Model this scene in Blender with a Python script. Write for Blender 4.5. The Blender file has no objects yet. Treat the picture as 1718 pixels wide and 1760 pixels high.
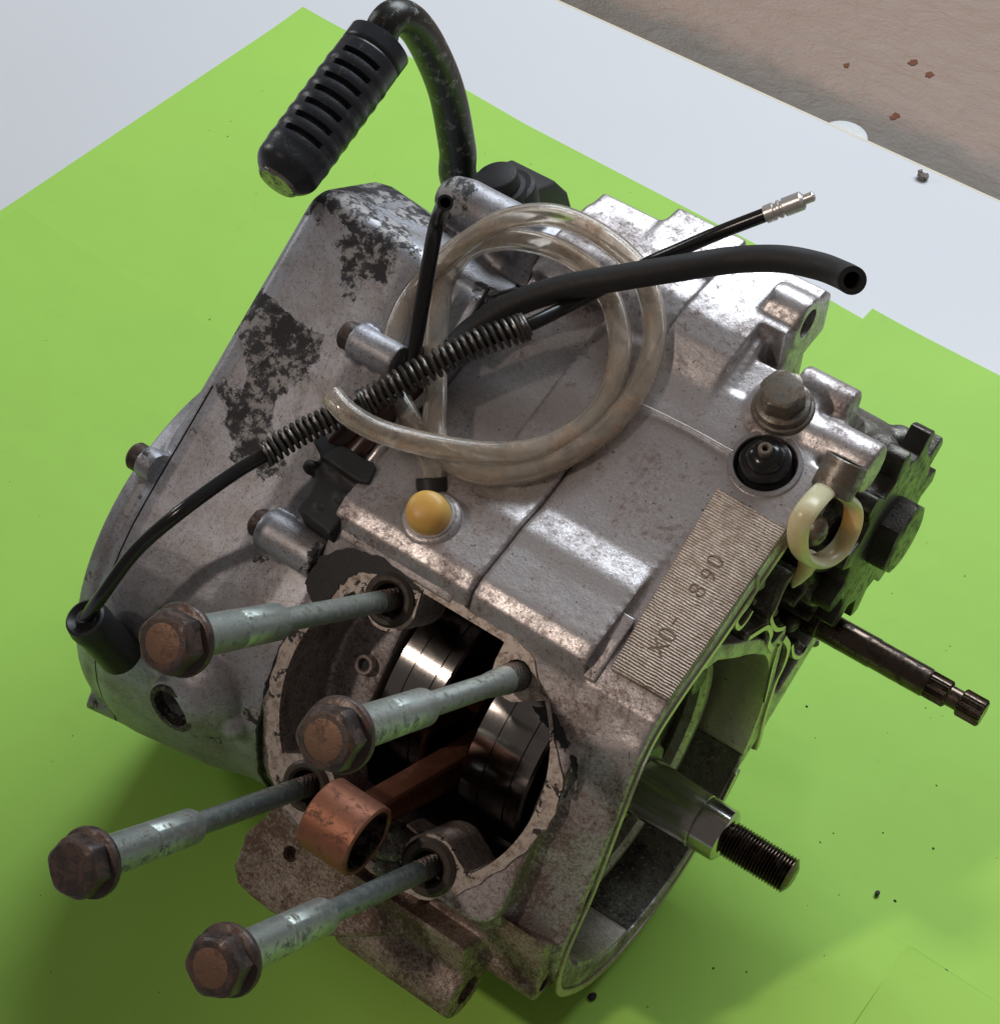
import bpy, bmesh, math, random
import numpy as np
from mathutils import Vector, Matrix, noise as mnoise
random.seed(7); np.random.seed(7)
S = 0.001                                   # everything below is written in millimetres

# ------------------------------------------------------------------ camera
FPX, PCX, PCY = 3360.0, 859.0, 880.0        # focal length and centre in photograph pixels
_X = np.array([.809, .466, -.357]); _X /= np.linalg.norm(_X)
_F = np.array([-.427, .051, -.9025]); _F -= _F.dot(_X)*_X; _F /= np.linalg.norm(_F)
_V = np.cross(_F, _X); _V = -_V if _V[1] < 0 else _V
TILT = math.radians(39.6)
_B = math.cos(TILT)*_F + math.sin(TILT)*_V
_W = math.sin(TILT)*_F - math.cos(TILT)*_V
CM = np.array([_X, -_B, _W])
CAM = -CM @ np.array([1.85, 60.9, 630.6]) + np.array([0, 0, 75.])
scene = bpy.context.scene
cd = bpy.data.cameras.new("camera"); cam = bpy.data.objects.new("camera", cd)
scene.collection.objects.link(cam); scene.camera = cam
rot = Matrix([[CM[r][0], -CM[r][1], -CM[r][2]] for r in range(3)])
cam.matrix_world = Matrix.Translation(Vector(CAM*S)) @ rot.to_4x4()
cd.sensor_fit = 'VERTICAL'; cd.sensor_height = 24; cd.lens = 24*FPX/1760
cd.clip_start = .01; cd.clip_end = 50

# ------------------------------------------------------------------ light
world = bpy.data.worlds.new("World"); scene.world = world; world.use_nodes = True
bgn = world.node_tree.nodes['Background']
bgn.inputs[0].default_value = (.58, .50, .46, 1); bgn.inputs[1].default_value = .205
scene.view_settings.view_transform = 'Standard'; scene.view_settings.look = 'None'
scene.view_settings.exposure = 0.0; scene.view_settings.gamma = 1
def lamp(name, pos, target, sx, sy, power, col):
    l = bpy.data.lights.new(name, 'AREA'); l.shape = 'RECTANGLE'; l.size = sx; l.size_y = sy
    l.energy = power; l.color = col
    o = bpy.data.objects.new(name, l); scene.collection.objects.link(o)
    o.location = pos
    d = Vector(target)-Vector(pos); o.rotation_euler = d.to_track_quat('-Z', 'Y').to_euler()
    return o
lamp('window_light', (-.16, 1.42, 1.32), (0, .1, .1), 1.45, .75, 36, (.84, .92, 1.0))
sp_ = bpy.data.lights.new('aimed_spot', 'SPOT'); sp_.energy = 25; sp_.color = (1.0, .84, .72); sp_.shadow_soft_size = .035
sp_.spot_size = math.radians(24); sp_.spot_blend = 1.0  # unseen lamp; cone shaped to light the right and leave left front dark
so = bpy.data.objects.new('aimed_spot', sp_); scene.collection.objects.link(so); so.location = (-.50, -.85, 1.08)
so.rotation_euler = (Vector((.25, .12, 0))-so.location).to_track_quat('-Z', 'Y').to_euler()
lamp('side_window_light', (-1.5, .02, .62), (0, .02, .05), .22, .22, 3, (.95, .97, 1.0))

# ------------------------------------------------------------------ frames and pixel helpers
FV = np.array([0, -math.cos(TILT), math.sin(TILT)]); VV = np.array([0, -math.sin(TILT), -math.cos(TILT)])
XV = np.array([1., 0, 0])
CR = np.array([0, 0, 75.]); D0 = CR + 65*FV
A3 = lambda *a: np.array(a, float)
def at(px, py, p0, n):
    r = CM @ np.array([(px-PCX)/FPX, (py-PCY)/FPX, 1.]); n = np.array(n, float)
    return CAM + (np.array(p0, float)-CAM).dot(n)/r.dot(n)*r
def atX(px, py, x): return at(px, py, (x, 0, 0), (1, 0, 0))
def atY(px, py, y): return at(px, py, (0, y, 0), (0, 1, 0))
def atZ(px, py, z): return at(px, py, (0, 0, z), (0, 0, 1))
def atD(px, py, h): return at(px, py, D0+h*FV, FV)
TN = np.array([0, -.29, .957]); TN /= np.linalg.norm(TN)
def atT(px, py, h=0): return at(px, py, A3(0, -21.4, 151)+h*TN, TN)
def DK(x, v, h=0): return D0 + x*XV + v*VV + h*FV
def unit(v): v = np.array(v, float); return v/np.linalg.norm(v)
def frame(ax):
    ax = unit(ax); u = np.cross(ax, [0, 0, 1.])
    if np.linalg.norm(u) < .2: u = np.cross(ax, [0, 1., 0])
    u = unit(u); return ax, u, np.cross(ax, u)

# ------------------------------------------------------------------ mesh builder
class MB:
    def __init__(s): s.v = []; s.f = []
    def add(s, vs, fs):
        b = len(s.v); s.v += [tuple(map(float, v)) for v in vs]; s.f += [tuple(i+b for i in f) for f in fs]; return s
    def prism(s, poly, a, b):               # poly: list of 3D points; swept from +a to +b (vectors)
        n = len(poly); P = [np.array(p)+a for p in poly]+[np.array(p)+b for p in poly]
        F = [(i, (i+1) % n, n+(i+1) % n, n+i) for i in range(n)]+[tuple(range(n))[::-1], tuple(range(n, 2*n))]
        return s.add(P, F)
    def px(s, yz, x0, x1): return s.prism([A3(0, y, z) for y, z in yz], A3(x0, 0, 0), A3(x1, 0, 0))
    def box(s, c, e, ax=None):
        ax = ax or (XV, A3(0, 1, 0), A3(0, 0, 1)); c = np.array(c, float)
        u, v, w = [unit(a)*d/2 for a, d in zip(ax, e)]
        return s.prism([c-u-v-w, c+u-v-w, c+u+v-w, c-u+v-w], A3(0, 0, 0), 2*w)
    def lathe(s, o, ax, prof, n=40, fn=None):     # prof: [(t, r)] closed by caps at both ends when r > 0
        ax, u, w = frame(ax); o = np.array(o, float); vs = []; fs = []
        for k, (t, r) in enumerate(prof):
            for i in range(n):
                a = 2*math.pi*i/n; rr = r*(fn(a, k) if fn else 1)
                vs.append(o+ax*t+(u*math.cos(a)+w*math.sin(a))*rr)
        for k in range(len(prof)-1):
            for i in range(n):
                j = (i+1) % n; fs.append((k*n+i, k*n+j, (k+1)*n+j, (k+1)*n+i))
        m = len(prof)-1
        fs.append(tuple(range(n))[::-1]); fs.append(tuple(m*n+i for i in range(n)))
        return s.add(vs, fs)
    def cyl(s, a, b, r, r2=None, n=36):
        a = np.array(a, float); b = np.array(b, float); L = np.linalg.norm(b-a)
        return s.lathe(a, b-a, [(0, r), (L, r if r2 is None else r2)], n)
    def ring(s, o, ax, ri, ro, t0, t1, n=40, c=.3):   # closed tube with chamfered rims
        ax, u, w = frame(ax); o = np.array(o, float)
        c = min(c, (ro-ri)*.3, (t1-t0)*.3)
        pr = [(t0, ri+c), (t0, ro-c), (t0+c, ro), (t1-c, ro), (t1, ro-c), (t1, ri+c), (t1-c, ri), (t0+c, ri)]
        vs = []; fs = []; m = len(pr)
        for t, r in pr:
            for i in range(n):
                a = 2*math.pi*i/n; vs.append(o+ax*t+(u*math.cos(a)+w*math.sin(a))*r)
        for k in range(m):
            for i in range(n):
                j = (i+1) % n; k2 = (k+1) % m; fs.append((k*n+i, k*n+j, k2*n+j, k2*n+i))
        return s.add(vs, fs)
    def ball(s, c, r, n=20, sc=(1, 1, 1)):
        vs = []; fs = []; c = np.array(c, float); m = n//2
        vs.append(c+A3(0, 0, r*sc[2]))
        for k in range(1, m):
            ph = math.pi*k/m
            for i in range(n):
                a = 2*math.pi*i/n
                vs.append(c+A3(r*sc[0]*math.sin(ph)*math.cos(a), r*sc[1]*math.sin(ph)*math.sin(a), r*sc[2]*math.cos(ph)))
        vs.append(c-A3(0, 0, r*sc[2])); e = len(vs)-1
        for i in range(n):
            fs.append((0, 1+i, 1+(i+1) % n)); fs.append((e, 1+(m-2)*n+(i+1) % n, 1+(m-2)*n+i))
        for k in range(m-2):
            for i in range(n):
                j = (i+1) % n; fs.append((1+k*n+i, 1+(k+1)*n+i, 1+(k+1)*n+j, 1+k*n+j))
        return s.add(vs, fs)
    def tube(s, path, r, n=16, ri=None, rf=None, ovl=1.0, up=None):   # r may be a list; ri: hollow
        P = np.array(path, float); m = len(P); T = np.gradient(P, axis=0); T /= np.linalg.norm(T, axis=1)[:, None]
        _, u, w = frame(T[0]); U = []
        for k in range(m):
            u = u-T[k]*u.dot(T[k]); u = unit(u); U.append(u)
        R = list(r) if hasattr(r, '__len__') else [r]*m
        def sweep(RR, flip):
            vs = []; fs = []
            for k in range(m):
                w = np.cross(T[k], U[k])
                for i in range(n):
                    a = 2*math.pi*i/n; vs.append(P[k]+(U[k]*math.cos(a)+w*ovl*math.sin(a))*RR[k])
            for k in range(m-1):
                for i in range(n):
                    j = (i+1) % n; q = (k*n+i, k*n+j, (k+1)*n+j, (k+1)*n+i); fs.append(q[::-1] if flip else q)
            return vs, fs
        vo, fo = sweep(R, False)
        if ri is None:
            fo.append(tuple(range(n))[::-1]); fo.append(tuple((m-1)*n+i for i in range(n))); return s.add(vo, fo)
        vi, fi = sweep([q*ri for q in R], True); b = m*n
        fs = fo+[tuple(i+b for i in f) for f in fi]
        for i in range(n):
            j = (i+1) % n
            fs.append((i, b+i, b+j, j)); fs.append(((m-1)*n+i, (m-1)*n+j, b+(m-1)*n+j, b+(m-1)*n+i))
        return s.add(vo+vi, fs)
    def mesh(s, name):
        me = bpy.data.meshes.new(name); me.from_pydata([(x*S, y*S, z*S) for x, y, z in s.v], [], s.f)
        bm = bmesh.new(); bm.from_mesh(me); bmesh.ops.recalc_face_normals(bm, faces=bm.faces); bm.to_mesh(me); bm.free()
        return me
def smooth_path(pts, n=8):
    P = [np.array(p, float) for p in pts]; P = [2*P[0]-P[1]]+P+[2*P[-1]-P[-2]]; out = []
    for k in range(1, len(P)-2):
        for i in range(n):
            t = i/n; a, b, c, d = P[k-1:k+3]
            out.append(.5*((2*b)+(c-a)*t+(2*a-5*b+4*c-d)*t*t+(3*b-a-3*c+d)*t**3))
    out.append(P[-2]); return out

col = scene.collection
def link(name, me, mat, parent=None, smooth=True, ang=38):
    me.materials.clear(); me.materials.append(mat)
    if smooth:
        me.polygons.foreach_set('use_smooth', [True]*len(me.polygons)); me.set_sharp_from_angle(angle=math.radians(ang))
    o = bpy.data.objects.new(name, me); col.objects.link(o); o.parent = parent; return o
def build(name, mb, mat, parent=None, bevel=0, seg=2, **k):
    me = mb.mesh(name)
    if bevel:
        o = bpy.data.objects.new('tmp', me); col.objects.link(o)
        md = o.modifiers.new('b', 'BEVEL'); md.width = bevel*S; md.segments = seg; md.limit_method = 'ANGLE'; md.angle_limit = math.radians(35)
        me = bake(o)
    return link(name, me, mat, parent, **k)
def bake(o):
    dg = bpy.context.evaluated_depsgraph_get(); ev = o.evaluated_get(dg)
    me = bpy.data.meshes.new_from_object(ev, depsgraph=dg); bpy.data.objects.remove(o, do_unlink=True); return me
def tmp(me): o = bpy.data.objects.new('tmp', me); col.objects.link(o); return o
def cast(name, mb, mat, parent, vox=.9, it=6, soft=None, hard=None, rough=0, ang=40):
    """sand-cast body: solids fused, soft cuts, edges rounded, then machined (hard) cuts"""
    o = tmp(mb.mesh(name)); md = o.modifiers.new('r', 'REMESH'); md.mode = 'VOXEL'; md.voxel_size = vox*S
    me = bake(o)
    if soft:
        o = tmp(me); cs = []
        for c in soft:
            q = tmp(c.mesh('cut')); q.hide_render = True; cs.append(q)
            md = o.modifiers.new('b', 'BOOLEAN'); md.operation = 'DIFFERENCE'; md.object = q; md.solver = 'MANIFOLD'
        md = o.modifiers.new('r', 'REMESH'); md.mode = 'VOXEL'; md.voxel_size = vox*S
        me = bake(o)
        for q in cs: bpy.data.objects.remove(q, do_unlink=True)
    o = tmp(me); md = o.modifiers.new('s', 'SMOOTH'); md.factor = .5; md.iterations = it
    me = bake(o)
    if rough:
        n = len(me.vertices); co = np.empty(n*3); me.vertices.foreach_get('co', co); co = co.reshape(-1, 3)
        no = np.empty(n*3); me.vertices.foreach_get('normal', no); no = no.reshape(-1, 3)
        c = co/S
        d = np.sin(c[:, 0]*.31+c[:, 1]*.23)*np.sin(c[:, 1]*.37-c[:, 2]*.29+1)+.5*np.sin(c[:, 0]*.9+c[:, 2]*.7)*np.sin(c[:, 1]*1.1+2)
        co += no*(d*rough*S)[:, None]; me.vertices.foreach_set('co', co.reshape(-1))
    if hard:
        o = tmp(me); cs = []
        for c in hard:
            q = tmp(c.mesh('cut')); q.hide_render = True; cs.append(q)
            md = o.modifiers.new('b', 'BOOLEAN'); md.operation = 'DIFFERENCE'; md.object = q; md.solver = 'MANIFOLD'
        me = bake(o)
        for q in cs: bpy.data.objects.remove(q, do_unlink=True)
    return link(name, me, mat, parent, ang=ang)
def empty(name, loc=(0, 0, 0), parent=None, **k):
    o = bpy.data.objects.new(name, None); col.objects.link(o); o.parent = parent; o.empty_display_size = .01
    o.location = [c*S for c in loc]
    for a, b in k.items(): o[a] = b
    return o
def tag(o, label=None, category=None, group=None, kind=None):
    for a, b in (('label', label), ('category', category), ('group', group), ('kind', kind)):
        if b: o[a] = b
    return o

# ------------------------------------------------------------------ materials
class NT:
    def __init__(s, name):
        s.m = bpy.data.materials.new(name); s.m.use_nodes = True; s.t = s.m.node_tree
        s.p = s.t.nodes['Principled BSDF']; s.tc = s.t.nodes.new('ShaderNodeTexCoord')
        mp = s.t.nodes.new('ShaderNodeMapping'); mp.inputs['Scale'].default_value = (1000, 1000, 1000)
        s.t.links.new(s.tc.outputs['Object'], mp.inputs[0]); s.co = mp.outputs[0]
    def lk(s, a, b): s.t.links.new(a, b)
    def noise(s, scale, det=4, rgh=.6, dist=0, off=(0, 0, 0), st=(1, 1, 1)):
        n = s.t.nodes.new('ShaderNodeTexNoise'); n.inputs['Scale'].default_value = scale; n.inputs['Detail'].default_value = det
        n.inputs['Roughness'].default_value = rgh; n.inputs['Distortion'].default_value = dist
        m = s.t.nodes.new('ShaderNodeMapping'); m.inputs['Location'].default_value = off; m.inputs['Scale'].default_value = st
        s.lk(s.co, m.inputs[0]); s.lk(m.outputs[0], n.inputs['Vector']); return n.outputs['Fac']
    def vor(s, scale, feat='F1', off=(0, 0, 0)):
        n = s.t.nodes.new('ShaderNodeTexVoronoi'); n.feature = feat; n.inputs['Scale'].default_value = scale
        m = s.t.nodes.new('ShaderNodeMapping'); m.inputs['Location'].default_value = off
        s.lk(s.co, m.inputs[0]); s.lk(m.outputs[0], n.inputs['Vector']); return n.outputs['Distance']
    def ramp(s, f, a, b, inv=False, ease=False):
        n = s.t.nodes.new('ShaderNodeMapRange'); n.inputs['From Min'].default_value = a; n.inputs['From Max'].default_value = b
        n.inputs['To Min'].default_value = 1 if inv else 0; n.inputs['To Max'].default_value = 0 if inv else 1
        n.interpolation_type = 'SMOOTHSTEP' if ease else 'LINEAR'
        s.lk(f, n.inputs['Value']); return n.outputs['Result']
    def math(s, op, a, b=None, clamp=False):
        n = s.t.nodes.new('ShaderNodeMath'); n.operation = op; n.use_clamp = clamp
        for i, q in enumerate((a, b)):
            if q is None: continue
            if isinstance(q, (int, float)): n.inputs[i].default_value = q
            else: s.lk(q, n.inputs[i])
        return n.outputs[0]
    def mix(s, f, a, b):
        n = s.t.nodes.new('ShaderNodeMix'); n.data_type = 'RGBA'; n.clamp_factor = True
        for q, i in ((f, 0), (a, 6), (b, 7)):
            if isinstance(q, (int, float)): n.inputs[i].default_value = q
            elif isinstance(q, tuple): n.inputs[i].default_value = (*q, 1)
            else: s.lk(q, n.inputs[i])
        return n.outputs[2]
    def val(s, f, a, b):
        return s.math('ADD', s.math('MULTIPLY', f, b-a), a)
    def set(s, **k):
        for n, q in k.items():
            i = s.p.inputs[n.replace('_', ' ')]
            if isinstance(q, (int, float)): i.default_value = q
            elif isinstance(q, tuple): i.default_value = (*q, 1) if len(q) == 3 and i.type == 'RGBA' else q
            else: s.lk(q, i)
    def bump(s, h, strength, dist=.0004, prev=None):
        n = s.t.nodes.new('ShaderNodeBump'); n.inputs['Strength'].default_value = strength; n.inputs['Distance'].default_value = dist
        s.lk(h, n.inputs['Height'])
        if prev: s.lk(prev, n.inputs['Normal'])
        return n.outputs[0]

def alu(name, base=(.50, .47, .46), dirt=(.10, .065, .05), amt=.5, rough=(.36, .56), fine=.28, metal=.9, grain=.10):
    t = NT(name)
    big = t.ramp(t.noise(.045, 6, .66, .5), .44, .66, ease=True)
    mid = t.ramp(t.noise(.35, 6, .72, .3, (31, 7, 3)), .48, .64, ease=True)
    sml = t.ramp(t.noise(1.3, 6, .78, 0, (3, 71, 9)), .47, .60)
    spk = t.ramp(t.noise(.9, 3, .55, 0, (13, 1, 19)), .665, .70)
    d = t.math('ADD', t.math('MULTIPLY', mid, .34), t.math('MULTIPLY', big, .48)); d = t.math('ADD', d, t.math('MULTIPLY', sml, .30))
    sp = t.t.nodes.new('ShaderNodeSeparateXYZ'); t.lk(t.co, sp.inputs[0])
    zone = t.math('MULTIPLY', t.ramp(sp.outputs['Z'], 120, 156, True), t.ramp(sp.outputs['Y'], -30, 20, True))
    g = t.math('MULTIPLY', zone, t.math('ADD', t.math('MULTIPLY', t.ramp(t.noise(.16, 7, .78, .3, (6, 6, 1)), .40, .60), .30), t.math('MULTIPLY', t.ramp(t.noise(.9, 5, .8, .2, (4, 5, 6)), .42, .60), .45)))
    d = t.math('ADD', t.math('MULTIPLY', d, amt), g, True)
    c = t.mix(d, base, dirt); c = t.mix(t.math('MULTIPLY', spk, .85), c, (.03, .025, .02))
    c = t.mix(t.math('MULTIPLY', t.ramp(t.noise(.8, 3, .6, 0, (77, 7, 7)), .56, .70), .35), c, (.62, .61, .62))
    t.set(Base_Color=c, Metallic=t.val(d, metal, metal*.35), Roughness=t.val(d, rough[0], rough[1]))
    n1 = t.bump(t.noise(.9, 5, .7), fine, .0004); n2 = t.bump(t.noise(.09, 2, .5), .22, .0012, n1)
    t.set(Normal=n2); return t.m
def steel(name, base, rough, metal=1, rust=None, ramt=.5, bump=.15, sc=1.0):
    t = NT(name); c = t.mix(t.math('MULTIPLY', t.noise(.25*sc, 5, .7), .5), base, tuple(q*.45 for q in base))
    if rust:
        r = t.ramp(t.noise(.30*sc, 6, .72, .4, (9, 2, 5)), .60-.22*ramt, .72-.12*ramt, ease=True); c = t.mix(r, c, rust)
        t.set(Metallic=t.val(r, metal, .1), Roughness=t.val(r, rough, min(1, rough+.3)))
    else: t.set(Metallic=metal, Roughness=t.val(t.noise(.6, 4, .7), rough*.75, rough*1.3))
    t.set(Base_Color=c, Normal=t.bump(t.noise(1.2*sc, 4, .7), bump, .0003)); return t.m
def plain(name, base, rough, metal=0, var=.35, bump=.1, sc=.4, **k):
    t = NT(name); c = t.mix(t.math('MULTIPLY', t.noise(sc, 5, .65), var*1.6), base, tuple(q*.45 for q in base))
    t.set(Base_Color=c, Roughness=t.val(t.noise(sc*2, 4, .7, 0, (5, 5, 5)), rough*.7, rough*1.35), Metallic=metal, Normal=t.bump(t.noise(sc*4, 4, .6), bump, .0003), **k)
    return t.m

M = {}
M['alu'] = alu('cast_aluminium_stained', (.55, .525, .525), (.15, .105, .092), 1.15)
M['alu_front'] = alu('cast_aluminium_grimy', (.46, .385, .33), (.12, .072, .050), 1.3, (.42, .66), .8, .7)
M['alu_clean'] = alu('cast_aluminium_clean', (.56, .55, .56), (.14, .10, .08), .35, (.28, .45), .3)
M['alu_dark'] = alu('cast_aluminium_dark_oily', (.20, .19, .16), (.022, .017, .013), 1.2, (.30, .6), .6, .7)
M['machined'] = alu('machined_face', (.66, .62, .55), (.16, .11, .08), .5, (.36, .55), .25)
M['shaft'] = steel('ground_steel_shaft', (.52, .51, .49), .13, 1, None, .3, .02)
def joint_mat():
    t = NT('joint_face_with_sealant_rests')
    n = t.noise(.16, 7, .72, .3, (2, 5, 8)); blk = t.ramp(n, .575, .585); st = t.ramp(t.noise(.4, 6, .75, .2, (7, 5, 8)), .47, .60)
    c = t.mix(t.math('MULTIPLY', st, .8), (.56, .49, .44), (.24, .17, .13)); c = t.mix(blk, c, (.022, .016, .013))
    t.set(Base_Color=c, Metallic=t.val(blk, .75, 0), Roughness=t.val(blk, .42, .6), Normal=t.bump(blk, .6, .0005)); return t.m
M['joint'] = joint_mat()
M['joint_bare'] = alu('bare_machined', (.66, .58, .52), (.2, .12, .09), .2, (.28, .45), .2)
M['steel'] = steel('polished_steel', (.36, .345, .33), .13, 1, None, 0, .03)
M['steel_oily'] = steel('oily_brown_steel', (.13, .10, .08), .22, 1, (.03, .018, .011), .6, .1)
M['sprocket'] = steel('oily_black_steel', (.075, .07, .06), .28, .9, (.022, .016, .011), .6, .4)
M['zinc'] = steel('zinc_plated_rod', (.42, .47, .44), .40, .8, (.11, .11, .08), .55, .15, 1.1)
M['zinc_dark'] = steel('blackened_rod', (.28, .33, .32), .40, .85, (.07, .07, .055), .55, .15, 1.2)
M['bolt'] = steel('rusty_black_bolt', (.10, .085, .08), .38, .8, (.075, .038, .026), .75, .3)
M['bolt_top'] = steel('worn_rusty_bolt_top', (.20, .12, .08), .5, .6, (.10, .05, .03), .55, .4)
M['bolt_grey'] = steel('grey_bolt', (.25, .23, .20), .42, .8, (.12, .085, .055), .75, .3)
M['collar'] = steel('greasy_brown_collar', (.085, .07, .06), .42, .7, (.035, .024, .018), .6, .3)
M['copper'] = steel('copper_plated_rod', (.33, .135, .08), .5, .6, (.15, .06, .036), .55, .25)
M['rubber'] = plain('black_rubber', (.022, .023, .025), .42)
M['rubber_matt'] = plain('matt_black_rubber', (.018, .018, .019), .6, 0, .4, .15)
M['grip'] = steel('grip_rubber', (.034, .038, .046), .32, .0, (.065, .062, .06), .25, .25)
M['plastic_black'] = plain('black_plastic_sleeve', (.013, .013, .014), .22, 0, .2, .08)
M['spring'] = steel('dark_spring_steel', (.12, .11, .10), .35, .9, (.05, .04, .032), .5, .1, 2)
M['ferrule'] = steel('bright_ferrule', (.80, .78, .76), .32, .65)
M['yellow'] = plain('yellow_rubber', (.70, .40, .10), .42, 0, .15, .1, .2, Subsurface_Weight=.25)
M['ivory'] = plain('ivory_plastic', (.78, .66, .42), .30, 0, .25, .1, .15, Subsurface_Weight=.3)
M['white'] = plain('white_plastic', (.75, .76, .75), .4)
M['crumb'] = plain('debris', (.40, .34, .30), .8, 0, .6, .4, 2)
M['grit'] = plain('grit', (.02, .017, .014), .7)
M['gasket'] = plain('black_sealant_and_bore_shade', (.012, .011, .012), .42, 0, .4, .4, .8)
M['wiring'] = plain('red_brown_sleeving', (.045, .016, .012), .35)
def lacquer():
    t = NT('grey_lacquer_flaking')
    w = t.noise(.040, 7, .58, .25, (4.6, 8, 2)); sep = t.t.nodes.new('ShaderNodeSeparateXYZ'); t.lk(t.co, sep.inputs[0])
    zone = t.ramp(sep.outputs['Y'], -50, 10)                     # flaking is worst on the clutch end
    zx = t.ramp(sep.outputs['X'], -86, -77, True)
    thr = t.math('ADD', t.math('SUBTRACT', w, .045), t.math('MULTIPLY', t.math('MULTIPLY', zone, zx), .125))
    chip = t.ramp(thr, .562, .567)
    edge = t.math('SUBTRACT', t.ramp(thr, .553, .562), chip)
    mot = t.noise(.30, 8, .72, .15, (1, 12, 3))
    under = t.mix(t.ramp(mot, .46, .54), (.065, .064, .070), (.44, .42, .405))
    under = t.mix(t.ramp(t.noise(.11, 6, .7, .1, (8, 8, 8)), .50, .56), under, (.045, .043, .045))
    lac = t.mix(t.ramp(t.noise(.09, 6, .65, .2, (3, 3, 9)), .42, .68), (.42, .43, .47), (.30, .285, .285))
    lac = t.mix(t.math('MULTIPLY', t.ramp(t.noise(.7, 6, .75, 0, (3, 1, 9)), .52, .66), .55), lac, (.17, .13, .115))
    lac = t.mix(t.math('MULTIPLY', t.ramp(t.noise(1.6, 3, .6, 0, (2, 6, 9)), .62, .68), .8), lac, (.05, .035, .03))
    crk_ = t.ramp(t.math('ABSOLUTE', t.math('SUBTRACT', t.noise(.035, 4, .6, 1.0, (9, 9, 9)), .5)), .0, .0035, True)
    lac = t.mix(t.math('MULTIPLY', crk_, .6), lac, (.06, .05, .045))
    c = t.mix(chip, lac, under); c = t.mix(t.math('MULTIPLY', edge, .6), c, (.06, .05, .05))
    t.set(Base_Color=c, Metallic=t.val(chip, .6, .35), Roughness=t.val(chip, .46, .62))
    h = t.math('SUBTRACT', t.math('MULTIPLY', t.noise(1.0, 5, .7), .25), t.math('MULTIPLY', chip, .5))
    n = t.bump(h, .7, .0005); n = t.bump(t.noise(.12, 3, .5), .2, .0015, n); t.set(Normal=n); return t.m
M['lacquer'] = lacquer()
def paper_mat(name, c1):
    t = NT(name); c = t.mix(t.noise(.02, 3, .5), c1, tuple(q*.965 for q in c1))
    c = t.mix(t.math('MULTIPLY', t.ramp(t.noise(.016, 5, .62, .6, (2, 9, 1)), .50, .72), .07), c, (.25, .42, .06))
    c = t.mix(t.math('MULTIPLY', t.ramp(t.noise(.10, 6, .7, .8, (7, 3, 1)), .60, .74), .10), c, (.22, .36, .07))
    sp = t.ramp(t.noise(.33, 2, .5, 0, (6, 1, 2)), .775, .785)
    c = t.mix(t.math('MULTIPLY', sp, .7), c, (.10, .12, .03))
    t.set(Base_Color=c, Roughness=.55, Normal=t.bump(t.noise(.012, 3, .5), .25, .006, t.bump(t.noise(2, 3, .6), .12, .0002)), Specular_IOR_Level=.12); return t.m
M['paper'] = paper_mat('lime_green_paper', (.41, .72, .125))
def table_mat():
    t = NT('white_laminate'); c = t.mix(t.noise(.01, 4, .6), (.70, .705, .72), (.665, .67, .685))
    s = t.ramp(t.noise(.12, 6, .8, 1.5, (3, 4, 1), (1, .25, 1)), .70, .74); c = t.mix(t.math('MULTIPLY', s, .22), c, (.35, .34, .34))
    t.set(Base_Color=c, Roughness=.45, Normal=t.bump(t.noise(1.5, 3, .6), .05, .0002)); return t.m
M['table'] = table_mat()
M['table_edge'] = plain('cream_edge_band', (.74, .66, .50), .5, 0, .15)
def wall_mat():
    t = NT('painted_plaster'); sep = t.t.nodes.new('ShaderNodeSeparateXYZ'); t.lk(t.co, sep.inputs[0])
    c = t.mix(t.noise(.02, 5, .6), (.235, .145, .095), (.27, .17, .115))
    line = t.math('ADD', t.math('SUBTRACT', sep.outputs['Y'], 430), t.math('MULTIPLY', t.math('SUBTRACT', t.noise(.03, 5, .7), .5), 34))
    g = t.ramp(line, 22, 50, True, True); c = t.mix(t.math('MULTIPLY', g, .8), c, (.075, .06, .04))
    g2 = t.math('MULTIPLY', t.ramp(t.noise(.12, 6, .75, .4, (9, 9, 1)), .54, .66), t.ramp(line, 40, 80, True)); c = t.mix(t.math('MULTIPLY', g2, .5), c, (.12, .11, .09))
    n = t.bump(t.noise(.05, 6, .62, .5, (0, 0, 0), (1, 1.5, 1)), .35, .004); n = t.bump(t.noise(.5, 4, .6), .3, .0008, n)
    t.set(Base_Color=c, Roughness=.5, Normal=n); return t.m
M['wall'] = wall_mat()
M['rust'] = plain('rust_spot', (.20, .055, .015), .8, 0, .5, .3, 1)
def hose_mat():
    t = NT('yellowed_clear_hose')
    d = t.ramp(t.noise(.09, 7, .75, .4), .48, .70); c = t.mix(d, (.96, .91, .82), (.60, .42, .28))
    sp = t.ramp(t.noise(1.2, 3, .6, 0, (5, 2, 2)), .70, .74); c = t.mix(sp, c, (.05, .03, .02))
    t.set(Base_Color=c, Roughness=t.val(d, .12, .35), Transmission_Weight=t.val(d, .90, .6), IOR=1.40, Normal=t.bump(t.noise(.5, 3, .5), .1, .0004))
    return t.m
M['hose'] = hose_mat()
def pad_mat():
    t = NT('milled_pad'); ge = t.t.nodes.new('ShaderNodeNewGeometry'); sep = t.t.nodes.new('ShaderNodeSeparateXYZ'); t.lk(t.co, sep.inputs[0])
    w = t.math('SINE', t.math('ADD', t.math('MULTIPLY', sep.outputs['Y'], 2*math.pi/.86), t.math('MULTIPLY', t.noise(.25, 4, .65), 7.0)))
    lines = t.ramp(w, -.8, .9); d = t.ramp(t.noise(.28, 7, .8, .5, (8, 2, 1)), .42, .62)
    c = t.mix(lines, (.19, .145, .115), (.50, .43, .36)); c = t.mix(t.math('MULTIPLY', d, .7), c, (.17, .11, .07))
    t.set(Base_Color=c, Metallic=.55, Roughness=.5, Normal=t.bump(w, .5, .0004)); return t.m
M['pad'] = pad_mat()

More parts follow.
